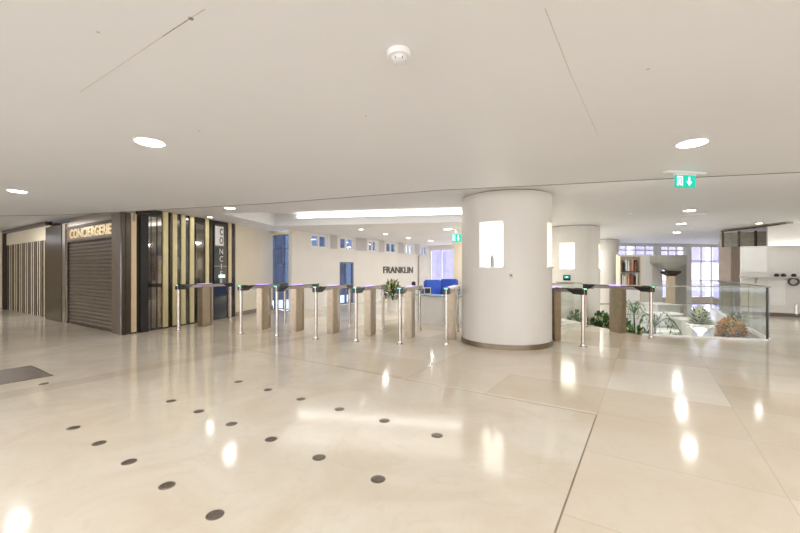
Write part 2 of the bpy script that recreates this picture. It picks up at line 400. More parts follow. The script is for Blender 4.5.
for i in range(13):
    for z in (-1.5, 1.9): MB().box(.8+i*2.2, 2.3+i*2.2, -.04, 0, z, z+1.9).build('window', M['outwin'], ob)

# ------------------------------------------------------------------ right service wall (faces the hall)
W0 = gp(768, 315.8); W0=Vector(W0)
Wl = W0+U*ls(741, W0, U); Wr = W0-U*4.2
wallseg('wall_service_low', Wl, W0, 0, 2.03, M['wallpale'])
wallseg('wall_service', W0, Wr, 0, Z2, M['wallpale'])
La = (W0-Wl).length; 
st(MB().box(0, La+4.2, -.018, -.001, 0, .10).build('baseboard_right', M['framebrown']), Wl, AU)
bd = thing('display_board', 'large blank white board leaning flat on the service wall above the long shelf', 'board', Wl, AU)
MB().box(.0, La-.02, -.045, -.003, 1.27, 2.0).build('board', M['white'], bd)
MB().box(.0, La-.02, -.055, -.003, 2.0, 2.02).build('top_trim', M['steel'], bd)
sh = thing('wall_shelf', 'long pale wall shelf under the white board, carrying small dark objects', 'shelf', Wl, AU)
MB().box(-.05, La+3.2, -.30, -.002, 1.10, 1.14, .005).build('shelf_board', M['concrete'], sh)
for x in (.3, 1.5, 2.7): MB().xprism([(-.28, 1.10), (-.002, 1.10), (-.002, .93)], x, x+.03).build('bracket', M['steel'], sh)
for i, px in enumerate((775, 782, 792)):
    s_ = ls(px, Wl, -U); o = MB(); o.lathe(0, 0, [(.05, 0), (.055, .02), (.055, .06), (.03, .075), (.03, .09)]).build('desk_spotlight', M['dark'], smooth=True)
    o = bpy.data.objects['desk_spotlight' + ('' if i == 0 else '.%03d' % i)]
    p = Wl-U*s_-V*.15
    tag(o, 'small round black device on the long wall shelf, %s' % ('leftmost of three', 'middle of three', 'rightmost of three')[i], 'device', 'black devices on the wall shelf', (p.x, p.y, 1.14))
cs = thing('wall_light', 'bright light strip high on the service wall at the right edge of the hall', 'wall light', W0, AU)
MB().box(.02, 4.1, -.10, -.002, 2.0, 2.03).build('tray', M['white'], cs); MB().box(.04, 4.08, -.085, -.02, 2.031, 2.045).build('light_strip', M['cove'], cs)
wr = thing('wreath', 'round dark wreath hanging on the service wall at the right edge, below the shelf', 'wreath', Wl-U*ls(793, Wl, -U)-V*.06, AU)
m = MB(); m.tube([(.10*math.cos(t*2*PI/28), 0, 1.0+.10*math.sin(t*2*PI/28)) for t in range(29)], .024, 8); m.build('ring', M['letter'], wr, True)
m = MB()
for k in range(60):
    t = random.random()*2*PI; r = .10; b0 = Vector((r*math.cos(t), 0, 1.0+r*math.sin(t))); m.leaf(b0, b0+Vector((random.uniform(-.04, .04), random.uniform(-.05, 0), random.uniform(-.04, .04))), .02)
m.build('leaves', M['leafdark'], wr)
pn = thing('white_door_panel', 'white framed access panel in the service wall beside the wreath', 'panel', Wl-U*ls(767, Wl, -U), AU)
pw = ls(787, Wl, -U)-ls(767, Wl, -U)
MB().box(0, pw, -.02, -.001, .28, 1.05).build('panel', M['white'], pn)
m = MB(); m.box(0, pw, -.035, -.02, .28, .33); m.box(0, pw, -.035, -.02, 1.0, 1.05); m.box(0, .05, -.035, -.02, .33, 1.0); m.box(pw-.05, pw, -.035, -.02, .33, 1.0); m.build('frame', M['wallpale'], pn)
o = MB().box(-.02, .02, -.04, -.001, .08, .36, .005).build('door_pull', M['steel']); tag(o, 'short upright steel pull low on the service wall at the right edge', 'handle', None, Wl-U*ls(796, Wl, -U), AU)
# bulkhead in timber behind the low wall
bk = thing('timber_bulkhead', 'olive timber grid bulkhead under the ceiling above the white board', 'bulkhead', Wl+V*1.2+U*.2, AU)
MB().box(-.1, 1.5, 0, .3, 2.1, 2.55).build('board', M['timber'], bk)
for x in (-.1, .3, .7, 1.1, 1.44): MB().box(x, x+.06, -.06, 0, 2.08, 2.58).build('batten', M['brownpanel'], bk)
for z in (2.15, 2.3, 2.45): MB().box(-.1, 1.5, -.03, 0, z, z+.03).build('rail', M['greypanel'], bk)
tb = thing('ceiling_baffle', 'dark slanting timber beam just under the ceiling at the far right', 'beam', gp(722, 231.5, 2.6), 0)
e1 = gp(722, 231.5, 2.6); e2 = gp(786, 223.5, 2.6); L_, a_, d_ = onwall(e1, e2); tb.rotation_euler = (0, 0, a_)
MB().box(0, L_, 0, .2, 2.60, 2.645).build('beam', M['timber'], tb); MB().box(0, L_, -.04, 0, 2.58, 2.61).build('edge_strip', M['brownpanel'], tb)
o = MB().box(-.30, .30, -.30, .30, -1.6, Z2-.002, .01).build('square_pillar', M['taupe']); tag(o, 'tall tan square pillar in front of the far right windows', 'pillar', None, dp(730, 17.9), .15)
o = MB().box(-.25, .25, -.25, .25, 0, Z2-.002, .01).build('square_pillar', M['wall']); tag(o, 'beige square pillar just left of the big round column, far back in the lobby', 'pillar', None, dp(461.5, 15.5), AU)

# ------------------------------------------------------------------ round columns with lit niches
def column(c, label, zb, zt=Z2):
    r = .80; t = thing('round_column', label, 'column', (c[0], c[1], 0), 0, 'white round columns')
    hw = .205/r; cent = [math.atan2(w.y, w.x) % (2*PI) for w in (U, V, -U, -V)]
    angs = sorted({round(i*2*PI/72, 5) for i in range(72)} | {round((x+s*hw) % (2*PI), 5) for x in cent for s in (-1, 1)})
    angs = [a for i, a in enumerate(angs)]
    zs = [zb, 1.37, 2.13, zt-.018]
    m = MB(); n = len(angs)
    def inn(a): return any(abs((a-x+PI) % (2*PI)-PI) < hw-1e-3 for x in cent)
    ring = [[m.bm.verts.new((r*math.cos(a), r*math.sin(a), z)) for a in angs] for z in zs]
    for k in range(3):
        for i in range(n):
            a0, a1 = angs[i], angs[(i+1) % n]; mid = a0+((a1-a0) % (2*PI))/2
            if k == 1 and inn(mid): continue
            m.bm.faces.new((ring[k][i], ring[k][(i+1) % n], ring[k+1][(i+1) % n], ring[k+1][i]))
    # thickness of the shell at the niches
    for x in cent:
        e = Vector((math.cos(x), math.sin(x), 0)); s = Vector((-e.y, e.x, 0)); ho = r*math.sin(hw); do = r*math.cos(hw); di = .50
        P = lambda sd, dd_, z: m.bm.verts.new(e*dd_+s*sd*ho+Vector((0, 0, z)))
        for sd in (-1, 1): m.bm.faces.new((P(sd, do, 1.37), P(sd, di, 1.37), P(sd, di, 2.13), P(sd, do, 2.13)))
        for z in (1.37, 2.13):
            arc = [e*r*math.cos(q)+s*r*math.sin(q) for q in [(-hw+2*hw*j/6) for j in range(7)]]
            vs = [m.bm.verts.new(p+Vector((0, 0, z))) for p in arc]+[P(1, di, z), P(-1, di, z)]
            m.bm.faces.new(vs)
    o = m.build('shaft', M['column'], t, True)
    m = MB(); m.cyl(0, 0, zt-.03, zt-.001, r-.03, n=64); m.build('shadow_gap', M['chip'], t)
    if zb >= 0: m = MB(); m.cyl(0, 0, .0, .085, r+.012, n=72); m.build('base_ring', M['ringbrown'], t, True)
    for x in cent:
        m = MB(); m.box(-.2, .2, -.01, .0, 1.375, 2.125); q = m.build('niche_light', M['niche'], t)
        q.location = (math.cos(x)*.51, math.sin(x)*.51, 0); q.rotation_euler = (0, 0, x+PI/2)
        m = MB(); m.box(-.21, .21, -.0, .30, 1.345, 1.371); q2 = m.build('niche_sill', M['white'], t)
        q2.location = (math.cos(x)*.80, math.sin(x)*.80, 0); q2.rotation_euler = (0, 0, x+PI/2)
    return t
c1 = Vector((1.951, 6.987)); c2 = Vector((5.37, 11.84)); c3 = Vector((8.80, 16.75))
column(c1, 'big white round column with lit niches standing among the gates, nearest of the three', 0)
column(c2, 'white round column with lit niche, second in the row behind the nearest one', -1.6)
column(c3, 'farthest and smallest looking white round column, beside the far windows', -1.6)
# things on the nearest column
nd = -V; sd = Vector((-nd.y, nd.x))
p = c1+nd*.66+Vector((.836, -.548))*(-.02)
o = MB().lathe(0, 0, [(.028, 0), (.034, .01), (.034, .15), (.012, .20), (.012, .25), (.016, .255), (.016, .27)]).build('bottle', M['greypanel'], smooth=True)
tag(o, 'slim grey bottle standing in the lit niche of the nearest round column', 'bottle', None, (p.x, p.y, 1.371))
ang = math.radians(-90-15.6+6.0)
p = c1+Vector((math.cos(ang), math.sin(ang)))*.80
ks = thing('key_switch', 'small dark key switch on the front of the nearest round column', 'switch', (p.x, p.y, 1.22), ang+PI/2)
MB().box(-.03, .03, -.012, .01, -.04, .04, .003).build('plate', M['bronze'], ks); 
q = MB().lathe(0, 0, [(.016, 0), (.016, .012), (.006, .014)], 16).build('barrel', M['dark'], ks); q.rotation_euler = (PI/2, 0, 0); q.location = (0, -.012, .005)
for c, txt in ((c2, 'second'), (c3, 'farthest')):
    p = c-V*.805
    ps = thing('call_plate', 'small dark plate with green light below the niche of the %s round column' % txt, 'plate', (p.x, p.y, 1.10), AU)
    MB().box(-.10, .10, -.02, .02, -.08, .08, .004).build('plate', M['dark'], ps); MB().box(-.07, .07, -.024, -.02, -.01, .05).build('display', M['exit'], ps)
    MB().box(-.02, .02, -.026, -.024, .0, .04).build('symbol', M['exitwhite'], ps)

# ------------------------------------------------------------------ concierge kiosk
RS = AU                                                    # local x right along the front, y into the kiosk
K0 = P1+U*3.30                                             # left edge of the shutter
def kx(px): return ls(px, K0, -U)                          # local x on kiosk front
xp = kx(121.8)
st(MB().box(kx(62.3)+.01, xp-.02, .15, .25, 2.34, Z2-.002).build('wall_kiosk_top', M['steel']), K0, RS)
st(MB().box(-.9, xp-.02, .35, .5, 0, Z1-.002).build('wall_kiosk_inner', M['dark']), K0, RS)
def kz(px, py): 
    s_ = kx(px); p = K0-U*s_; return zz(py, p.y)
zs_t, zs_b = kz(70, 228.5), kz(70, 240.5)
rsx0, rsx1 = kx(65.5), kx(111.5)
rs = thing('roller_shutter', 'closed brown metal roller shutter under the gold lettering of the concierge desk', 'shutter', K0, RS)
prof = []; nz = int(2.0/.085); m = MB()
z = 0.03; pts = []
while z < zs_b-.03:
    pts += [(.075, z), (.052, z+.02), (.052, z+.062), (.075, z+.08)]; z += .085
pts2 = pts+[(.10, pts[-1][1]), (.10, pts[0][1])]
m.xprism(pts2, rsx0+.05, rsx1-.05); m.build('curtain', M['shutter'], rs)
for x in (rsx0, rsx1-.05): MB().box(x, x+.05, .02, .12, 0, zs_b).build('guide_rail', M['framebrown'], rs)
MB().box(rsx0+.05, rsx1-.05, .045, .105, 0, .035).build('bottom_bar', M['framebrown'], rs)
sg = thing('concierge_sign', 'long brown sign box with gold letters reading CONCIERGERIE above the roller shutter', 'sign', K0, RS)
MB().box(rsx0, rsx1, .03, .14, zs_b, zs_t+.02).build('box', M['signback'], sg)
MB().box(rsx0, rsx1, .0, .14, zs_t+.0, zs_t+.05).build('top_rail', M['framebrown'], sg); MB().box(rsx0, rsx1, .0, .14, zs_b-.04, zs_b).build('bottom_rail', M['framebrown'], sg)
text('lettering', 'CONCIERGERIE', M['signgold'], sg, (kx(69), .03, zs_b+.04), kx(110.5)-kx(69), zs_t-zs_b-.07, .02, bold=.02)
fp = thing('kiosk_front', 'satin steel surround and header framing the roller shutter', 'surround', K0, RS)
MB().box(rsx1, xp-.005, .0, .14, 0, Z1-.003).build('right_jamb', M['shutter'], fp)
MB().box(rsx0-.0, rsx1, .02, .14, zs_t+.05, Z1-.003).build('header', M['steel'], fp)
MB().box(kx(62.3), rsx0, -.01, .14, 0, Z1-.003).build('left_jamb', M['steel'], fp)
MB().box(kx(46.5), kx(62.3), -.02, .30, 0, Z1-.03).build('dark_pier', M['brownpanel'], fp)
# slatted screen
sx0, sx1 = kx(3.2), kx(46.3); zt_ = kz(46, 221); zsl = kz(30, 241.5)
sc = thing('slatted_screen', 'tall screen of dark and light vertical slats left of the roller shutter', 'screen', K0, RS)
MB().box(sx0, sx1, -.02, .12, 2.55, 2.645).build('top_beam', M['framebrown'], sc)
MB().box(sx0-.06, sx0+.04, -.02, .12, 0, 2.645).build('end_post', M['framebrown'], sc)
MB().box(sx0+.04, sx1, .07, .11, zsl, 2.55).build('upper_panel', M['wall'], sc)
MB().box(sx0+.04, sx1, .095, .12, 0, zsl).build('backing', M['dark'], sc)
n = 22; w = (sx1-sx0-.06)/n
for i in range(n):
    x = sx0+.05+i*w; MB().box(x+w*.2, x+w*.42, .086, .094, .0, zsl).build('slat', (M['slat'], M['slatlight'], M['slatlight'])[i % 3], sc)
# striped cladding
Ls, As, ds = onwall(P1, P3)
sw = thing('striped_cladding', 'black panelled wall with upright cream stripes and black mirrors, wrapping the kiosk corner', 'cladding', P1, As)
def sx(px): return ls(px, P1, ds)
MB().box(.0, Ls, .02, .06, 0.02, 2.30).build('black_panel', M['blackpanel'], sw)
pb = ls(150, P1, ds)
MB().box(.0, .30, .02, .06, 2.30, Z1-.002).build('black_panel', M['blackpanel'], sw)
MB().box(.30, Ls, .02, .06, 2.30, Z2-.003).build('black_panel', M['blackpanel'], sw)
for a0, a1, mm in ((121.4, 125.2, 'brownpanel'), (125.6, 130.5, 'brownpanel'), (131, 136.3, 'beigestrip'), (137, 141.5, 'brownpanel'), (163, 168, 'gold'), (169.5, 171.8, 'brownpanel'), (172.6, 177, 'gold'), (181.3, 185.4, 'gold'), (190, 194, 'gold'), (205.6, 208.9, 'gold'), (210, 212.4, 'brownpanel'), (228.3, 231.4, 'beigestrip')):
    x0, x1 = sx(a0), sx(a1); ztop = Z1-.004 if x1 < .33 else Z2-.005
    MB().box(x0, x1, -.01, .02, .03, ztop, .003).build('cream_stripe' if mm != 'brownpanel' else 'bronze_stripe', M[mm], sw)
for a0, a1 in ((142.5, 146.3), (148, 150.5), (151.5, 156.2), (157.5, 161.5), (196, 203.5)):
    MB().box(sx(a0), sx(a1), .0, .019, .04, Z1-.02).build('mirror_panel', M['mirror'], sw)
MB().box(0, Ls, -.004, .019, 0, .02).build('plinth', M['brownpanel'], sw)
dx0, dx1 = sx(213.2), sx(225.5)
dr = thing('directory_totem', 'tall black glass sign panel with vertical lettering set into the striped wall', 'sign', P1+ds*dx0, As); W_ = dx1-dx0
MB().box(0, W_, -.035, -.001, .03, 2.55, .004).build('glass_panel', M['capglass'], dr)
MB().box(.03, W_-.12, -.041, -.035, 1.98, 2.5).build('white_field', M['white'], dr)
text('lettering', 'C\nO', M['letter'], dr, (W_*.40, -.041, 2.03), W_*.30, .42, .004, bold=.03, stack=True)
text('lettering', 'N\nC\nI\nE\nR', M['paleLetter'], dr, (W_*.42, -.035, .95), W_*.28, .95, .003, bold=.0, stack=True)
MB().box(W_*.35, W_*.85, -.041, -.035, 1.12, 1.20).build('small_notice', M['exitwhite'], dr)
MB().box(-.02, W_+.05, -.05, -.035, 1.42, 1.435).build('handle_bar', M['steel'], dr)

# ------------------------------------------------------------------ speed gates
def make_gate(label, loc, rz):
    L = 1.62
    t = thing('speed_gate', label, 'turnstile', loc, rz, 'speed gates across the lobby')
    MB().box(-.075, .075, -.05, L+.05, .985, 1.0, .004).build('glass_top', M['capglass'], t)
    MB().xprism([(.0, .985), (L, .985), (L, .92), (L-.30, .92), (.30, .92), (.0, .92)], -.055, .055).build('housing', M['housing'], t)
    MB().xprism([(-.03, .983), (.34, .983), (.28, .955), (.16, .895), (-.03, .895)], -.062, .062).build('end_cap', M['dark'], t)
    MB().xprism([(L+.03, .983), (L-.34, .983), (L-.28, .955), (L-.16, .895), (L+.03, .895)], -.062, .062).build('end_cap', M['dark'], t)
    for y in (0, L):
        p = MB().cyl(0, y, .0, .985, .031, n=20).build('post', M['steel'], t, True)
        q = MB().lathe(0, y, [(.062, 0), (.062, .012), (.04, .02), (.036, .05), (.031, .052)], 24).build('base_plate', M['steel'], p, True)
    MB().box(-.075, .075, .60, .86, .0, .955, .012).build('pedestal', M['bronze'], t)
    MB().cyl(0.03, .95, .0, .955, .028, n=16).build('hinge_post', M['bronze'], t, True)
    for s in (-1, 1):
        w = MB().box(min(s*.076, s*.19), max(s*.076, s*.19), .70, .712, .30, .93, .004).build('glass_wing', M['glass'], t)
    MB().box(-.04, .04, .55, .95, 1.0, 1.004).build('status_light', M['purple'], t)
    MB().box(-.078, -.0755, .60, .90, .987, .998).build('status_light', M['purple'], t)
    MB().box(-.03, .03, -.052, -.050, .987, .998).build('entry_light', M['green'], t)
    MB().box(-.035, .035, .05, .16, 1.0, 1.006, .002).build('card_reader', M['dark'], t)
    return t
ga = math.atan2(-.265, .964)
fronts = [(178.5, 330.5), (241, 334.2), (277, 336.5), (316, 339.2), (356, 341.6), (400, 344), (446.5, 345.6)]
labs = ['steel gate nearest the black and cream striped wall, standing apart from the rest',
        'steel gate second from the striped wall, in front of the plain beige wall',
        'steel gate third from the striped wall, in front of the tall blue glass door',
        'steel gate fourth from the striped wall, just left of the narrow blue door',
        'steel gate fifth from the striped wall, just left of the potted plant',
        'steel gate sixth from the striped wall, in front of the dark wall lettering',
        'steel gate immediately left of the nearest round column, beside the white curved desk']
g0 = None
for (px, py), lb in zip(fronts, labs):
    p = gp(px, py)
    if g0 is None: g0 = make_gate(lb, p, ga)
    else: dup(g0, p, ga, lb)
gb = math.atan2(.31, .95)
dup(g0, gp(583, 347), gb, 'steel gate immediately right of the nearest round column')
dup(g0, gp(651, 338.3), gb, 'rightmost steel gate, beside the glass balustrade of the stair opening')
p = gp(400, 344)+Vector((.265, .964))*1.05
o = MB().lathe(0, 0, [(.035, 0), (.04, .02), (.045, .05), (.035, .075), (.012, .085)], 20).build('beacon', M['dark'], smooth=True)
tag(o, 'small black domed beacon on top of the gate in front of the wall lettering', 'beacon', None, (p.x, p.y, 1.004))

# ------------------------------------------------------------------ balustrades
def balustrade(A, B, label, z1=1.0, rail=True, post_end=False, z0=0.0):
    L, a, d = onwall(A, B); t = thing('glass_balustrade', label, 'balustrade', A, a)
    n = max(1, round(L/1.6)); w = L/n
    for i in range(n): MB().box(i*w+.01, (i+1)*w-.01, -.006, .006, z0+.02, z1-.01).build('glass_panel', M['glass'], t)
    m = MB(); m.box(0, L, -.03, .03, 0, .03); m.build('kerb', M['white'], t)
    if rail: MB().box(-.01, L+.01, -.017, .017, z1-.012, z1+.010, .004).build('handrail', M['railgrey'], t)
    for i in range(1, n): MB().box(i*w-.009, i*w+.009, -.007, .007, .03, z1-.01).build('joint', M['glassedge'], t)
    if post_end: MB().box(L-.012, L+.012, -.014, .014, 0, z1).build('end_edge', M['dark'], t)
    return t
off = Vector((-.06, -.1))
balustrade(C1+Vector((.02, -.06)), G0+Vector((0, -.06)), 'clear glass balustrade with steel rail along the front of the stair opening', post_end=True)
balustrade(G0+Vector((.08, -.02)), G0+V*7.0+Vector((.08, 0)), 'clear glass balustrade running back along the right side of the stair opening', rail=True)
balustrade(Vector((3.05, 8.35)), Vector((4.30, 9.35)), 'glass balustrade behind the gate right of the round column')
balustrade(C2+Vector((-.08, .3)), C3+Vector((-.08, 0)), 'short glass balustrade at the left rear edge of the stair opening')

# ------------------------------------------------------------------ things in and around the opening
def bush(t, cx, cy, z0, z1, rx, n, mats, lw=.06, ll=.16, name='foliage'):
    for mi, mm in enumerate(mats):
        m = MB()
        for k in range(n//len(mats)):
            th = random.random()*2*PI; ph = math.acos(random.uniform(-.5, 1)); rr = random.uniform(.55, 1)
            b = Vector((cx+rx*rr*math.sin(ph)*math.cos(th), cy+rx*rr*math.sin(ph)*math.sin(th), z0+(z1-z0)*(.35+.6*rr*math.cos(ph))))
            dirv = (b-Vector((cx, cy, z0+(z1-z0)*.2))).normalized()+Vector((random.uniform(-.5, .5), random.uniform(-.5, .5), random.uniform(-.2, .4)))
            m.leaf(b, b+dirv.normalized()*ll*random.uniform(.6, 1.2), lw, .2, 4)
        m.build(name, M[mm], t)
def pot_bowl(label, px, Y, ztop, zbot, r, leafz, mats, n=500, lw=.05, ll=.12):
    p = dp(px, Y); t = thing('planter', label, 'planter', (p.x, p.y, -1.6))
    b = 1.6
    MB().lathe(0, 0, [(.16, 0), (.16, .02), (.05, .08), (.04, zbot+b-.05), (.05, zbot+b), (r, ztop+b), (r-.03, ztop+b), (r-.05, ztop+b-.04)], 28).build('bowl', M['column'], t)
    MB().cyl(0, 0, ztop+b-.06, ztop+b-.02, r-.05, n=24).build('soil', M['soil'], t)
    bush(t, 0, 0, ztop+b-.12, leafz+b, r*.6, n, mats, lw, ll)
    return t
pot_bowl('grey cone shaped planter with pale yellow green plant behind the glass balustrade', 700, 8.95, .06, -.17, .285, .46, ('leafpale', 'leafpale', 'leaf'), 600, .05, .11)
p = dp(731, 8.2); t = thing('orange_plant', 'bushy plant with bright orange leaves in a brown box behind the glass balustrade', 'plant', (p.x, p.y, -1.6))
MB().xprism([(-.17, 0), (.17, 0), (.20, 1.50), (-.20, 1.50)], -.20, .20).build('planter_box', M['woodbase'], t)
bush(t, 0, 0, 1.32, 1.90, .25, 1300, ('orange', 'orange', 'orange', 'orange', 'leaf'), .05, .09)
bush(t, .06, -.05, 1.7, 2.0, .16, 60, ('leaf',), .035, .13, 'top_leaves')
# arching palms
def palm(label, px, Y, z0, h, nl, spread, mm='leafdark'):
    p = dp(px, Y); t = thing('palm', label, 'plant', (p.x, p.y, z0))
    MB().lathe(0, 0, [(.16, 0), (.22, .5), (.24, .52), (.20, .5)], 24).build('pot', M['concrete'], t, True)
    m = MB(); m.tube([(0, 0, .45), (.02, 0, h*.45), (0, 0, h*.75)], [.035, .028, .02]); m.build('stem', M['leafdark'], t, True)
    for k in range(nl):
        th = 2*PI*k/nl+random.uniform(-.2, .2); sp = spread*random.uniform(.75, 1.1); rise = random.uniform(.15, .32)*h*.6; pts = []
        for i in range(9):
            u_ = i/8; pts.append(Vector((math.cos(th)*sp*u_, math.sin(th)*sp*u_, h*.75+rise*math.sin(PI*min(1, u_*1.15))*1.3-.35*u_*u_*spread)))
        m = MB(); m.tube(pts, [.012*(1-.8*i/8) for i in range(9)], 5)
        for i in range(1, 9):
            for s in (-1, 1):
                dv = (pts[i]-pts[i-1]).normalized(); sv = Vector((-dv.y, dv.x, 0)).normalized()
                m.leaf(pts[i], pts[i]+(sv*s*.8+dv*.7).normalized()*sp*.25*(1.1-abs(i/8-.5)), .03, .3, 3)
        m.build('frond', M[mm], t)
palm('dark palm with arching fronds just right of the rightmost gate post, below floor level', 655, 9.9, -1.6, 1.90, 9, .62)
palm('green palm with broad fronds seen under the rightmost gate', 634, 12.6, -1.6, 1.95, 10, .55, 'leaf')
for i, (px, Y, ztp, lb) in enumerate(((622, 10.2, .05, 'green bush below the rightmost gate, left of the palms'), (641, 9.2, -.08, 'low green bush in front of the arching palms'), (601, 10.6, .18, 'dark green bush at the foot of the second round column'), (577, 10.4, .22, 'dark bush seen behind the gate right of the big round column'))):
    p = dp(px, Y); t = thing('bush', lb, 'plant', (p.x, p.y, -1.6))
    MB().lathe(0, 0, [(.20, 0), (.26, .55), (.28, .56), (.24, .54)], 20).build('pot', M['concrete'], t, True)
    MB().tube([(0, 0, .5), (.02, 0, .9), (0, .02, 1.1)], .03, 6).build('stem', M['leafdark'], t)
    bush(t, 0, 0, .75, ztp+1.6, .32, 700, ('leaf', 'leafdark', 'leaf', 'leafpale'), .06, .15)
# white ledges and stair walls
def ledge(px0, px1, Y, zt, zb, label, dep=.45, mm='white', name='white_ledge'):
    A, B = dp(px0, Y), dp(px1, Y); t = thing(name, label, 'ledge', (A.x, A.y, -1.6), 0); L = B.x-A.x
    MB().box(0, L, 0, dep, 0, zt+1.6-.05).build('body', M['concrete'], t); MB().box(-.04, L+.04, -.05, dep+.03, zt+1.55, zt+1.6, .006).build('coping', M[mm], t)
ledge(657, 681, 11.6, .0, -.3, 'upper white ledge behind the arching palm')
ledge(658, 680, 12.6, .18, -.3, 'grey stepped ledge farthest back below the grey green wall', 1.0, 'concrete')
ledge(681.5, 692, 11.2, -.10, -.3, 'white block left of the cone shaped planter')
ledge(655, 678, 11.0, -.42, -.6, 'lower white ledge in front of the upper one')
# horizontal rail across the opening at mid depth
rl = thing('stair_rail', 'thin steel handrail crossing the stair opening behind the plants', 'rail', (dp(592, 14.0).x, 14.0, -1.6))
Lr = dp(716, 14).x-dp(592, 14).x
MB().tube([(0, 0, 1.68), (Lr, 0, 1.68)], .022).build('handrail', M['steel'], rl, True)
for i in range(5): MB().cyl(i*Lr/4, 0, 0, 1.68, .02, n=12).build('post', M['steel'], rl, True)
MB().tube([(0, 0, 1.3), (Lr, 0, 1.3)], .012).build('lower_rail', M['steel'], rl, True)
# bookcase wall and grey inverted pyramid
bw = thing('partition', 'cream partition wall behind the bookcase, left of the grey green canopy', 'partition', (dp(618, 15.4).x, 15.4, -1.6))
MB().box(0, dp(652, 15.4).x-dp(618, 15.4).x, 0, .15, 0, 1.6+zz(254.5, 15.4)).build('panel', M['wallpale'], bw)
bc = thing('bookcase', 'open bookcase with upright spines in front of the cream partition', 'bookcase', (dp(620, 15.1).x, 15.1, .74)); W_ = dp(641, 15.1).x-dp(620, 15.1).x
zt_ = zz(256, 15.1)-.74
MB().box(0, .03, 0, .25, -2.34, zt_).build('side_panel', M['taupe'], bc); MB().box(W_-.03, W_, 0, .25, -2.34, zt_).build('side_panel', M['taupe'], bc)
MB().box(.03, W_-.03, .22, .25, -2.34, zt_).build('back_panel', M['concrete'], bc)
for z in (-.03, .52, zt_-.03): MB().box(.03, W_-.03, 0, .22, z, z+.03).build('shelf', M['bookdark'] if z == .52 else M['taupe'], bc)
MB().box(.03, W_-.03, .02, .22, -2.34, -.03).build('lower_cupboard', M['white'], bc)
nb_ = 0
x = .05; names = [('bookred', 'red'), ('booktan', 'tan'), ('white', 'white'), ('bookdark', 'dark')]
for row, z in (('upper', .55), ('lower', 0.0)):
    x = .05; k = 0
    while x < W_-.1:
        w = .045; h = .46-.05*((k*7) % 3); mm, cn = names[(k*3+(row == 'lower')*3+k//2) % 4]
        o = MB().box(0, w-.004, 0, .16, 0, h, .003).build('binder', M[mm])
        k += 1
        tag(o, '%s binder on the %s bookcase shelf, number %s from the left' % (cn, row, ['one', 'two', 'three', 'four', 'five', 'six', 'seven', 'eight', 'nine', 'ten', 'eleven', 'twelve', 'thirteen', 'fourteen', 'fifteen', 'sixteen', 'seventeen', 'eighteen'][k-1]), 'binder', 'binders in the bookcase', (dp(620, 15.1).x+x, 15.12, .74+z)); x += w*(1.15 if k % 2 else 2.0)
Yc = 14.6; A = dp(653, Yc); B = dp(686, Yc); W_ = B.x-A.x
W_ *= .80
cn = thing('canopy_pillar', 'grey green pillar flaring into an inverted pyramid top, right of the bookcase', 'pillar', ((A.x+B.x)/2+.40, Yc+.5, -1.6))
m = MB(); zt_ = zz(255, Yc)+1.6; zm = zz(262, Yc)+1.6; zb_ = zz(271, Yc)+1.6
def ringq(h, z, ox=0): return [m.bm.verts.new((ox+sx_*h, sy_*h*.7, z)) for sx_, sy_ in ((-1, -1), (1, -1), (1, 1), (-1, 1))]
r_ = [ringq(.14, zb_, -.0), ringq(W_/2, zm, -.12), ringq(W_/2, zt_, -.12)]
for a_, b_ in zip(r_, r_[1:]):
    for i in range(4): m.bm.faces.new((a_[i], a_[(i+1) % 4], b_[(i+1) % 4], b_[i]))
m.bm.faces.new(r_[0][::-1]); m.bm.faces.new(r_[-1]); m.build('canopy', M['greypanel'], cn)
m = MB(); m.bm.free(); m.bm = bmesh.new()
r_ = [ringq(.13, zb_-.20), ringq(.28, zb_-.07), ringq(.28, zb_-.0)]
for a_, b_ in zip(r_, r_[1:]):
    for i in range(4): m.bm.faces.new((a_[i], a_[(i+1) % 4], b_[(i+1) % 4], b_[i]))
m.bm.faces.new(r_[0][::-1]); m.bm.faces.new(r_[-1]); m.build('capital', M['brownpanel'], cn)
MB().box(-.12, .12, -.09, .09, 0, zb_-.2).build('stem', M['taupe'], cn)
gp_ = thing('partition', 'narrow grey green partition panel right of the flaring pillar', 'partition', (dp(676.5, 15.9).x, 15.9, -1.6))
MB().box(0, .42, 0, .12, 0, zz(255, 15.9)+1.6).build('panel', M['greypanel'], gp_)
pw_ = thing('partition', 'beige partition wall behind the grey green pillar', 'partition', (A.x, 15.8, -1.6))
MB().box(0, (dp(686, 15.8).x-A.x)*.55, 0, .15, 0, zz(256, 15.8)+1.6).build('panel', M['wallpale'], pw_)

# ------------------------------------------------------------------ lobby beyond the gates
# lettering on the clerestory wall
sl0, sl1 = ls(383, Wc, V), ls(412.5, Wc, V)
fr = thing('wall_lettering', 'dark metal letters reading FRANKLIN on the pale lobby wall', 'lettering', Wc, math.atan2(V.y, V.x))
text('letters', 'FRANKLIN', M['letter'], fr, (sl0, -.002, 1.20), sl1-sl0, .30, .03, bold=.01)
# curtain
s0, s1 = ls(418, Wc, V), min(ls(429, Wc, V), 9.2)
m = MB(); n = 60; prev = None
for i in range(n+1):
    x = (s1-s0)*i/n; y = -.08+.03*math.sin(i*1.05)
    row = [m.bm.verts.new((x, y, .02)), m.bm.verts.new((x, y, 2.1)), m.bm.verts.new((x, y+.012, 2.1)), m.bm.verts.new((x, y+.012, .02))]
    if prev:
        for k in range(4): m.bm.faces.new((prev[k], prev[(k+1) % 4], row[(k+1) % 4], row[k]))
    else: m.bm.faces.new(row)
    prev = row
m.bm.faces.new(prev[::-1]); o = m.build('curtain', M['fabric'], None, True); tag(o, 'long white pleated curtain left of the bright lobby end window', 'curtain', None, Wc+V*s0, math.atan2(V.y, V.x))
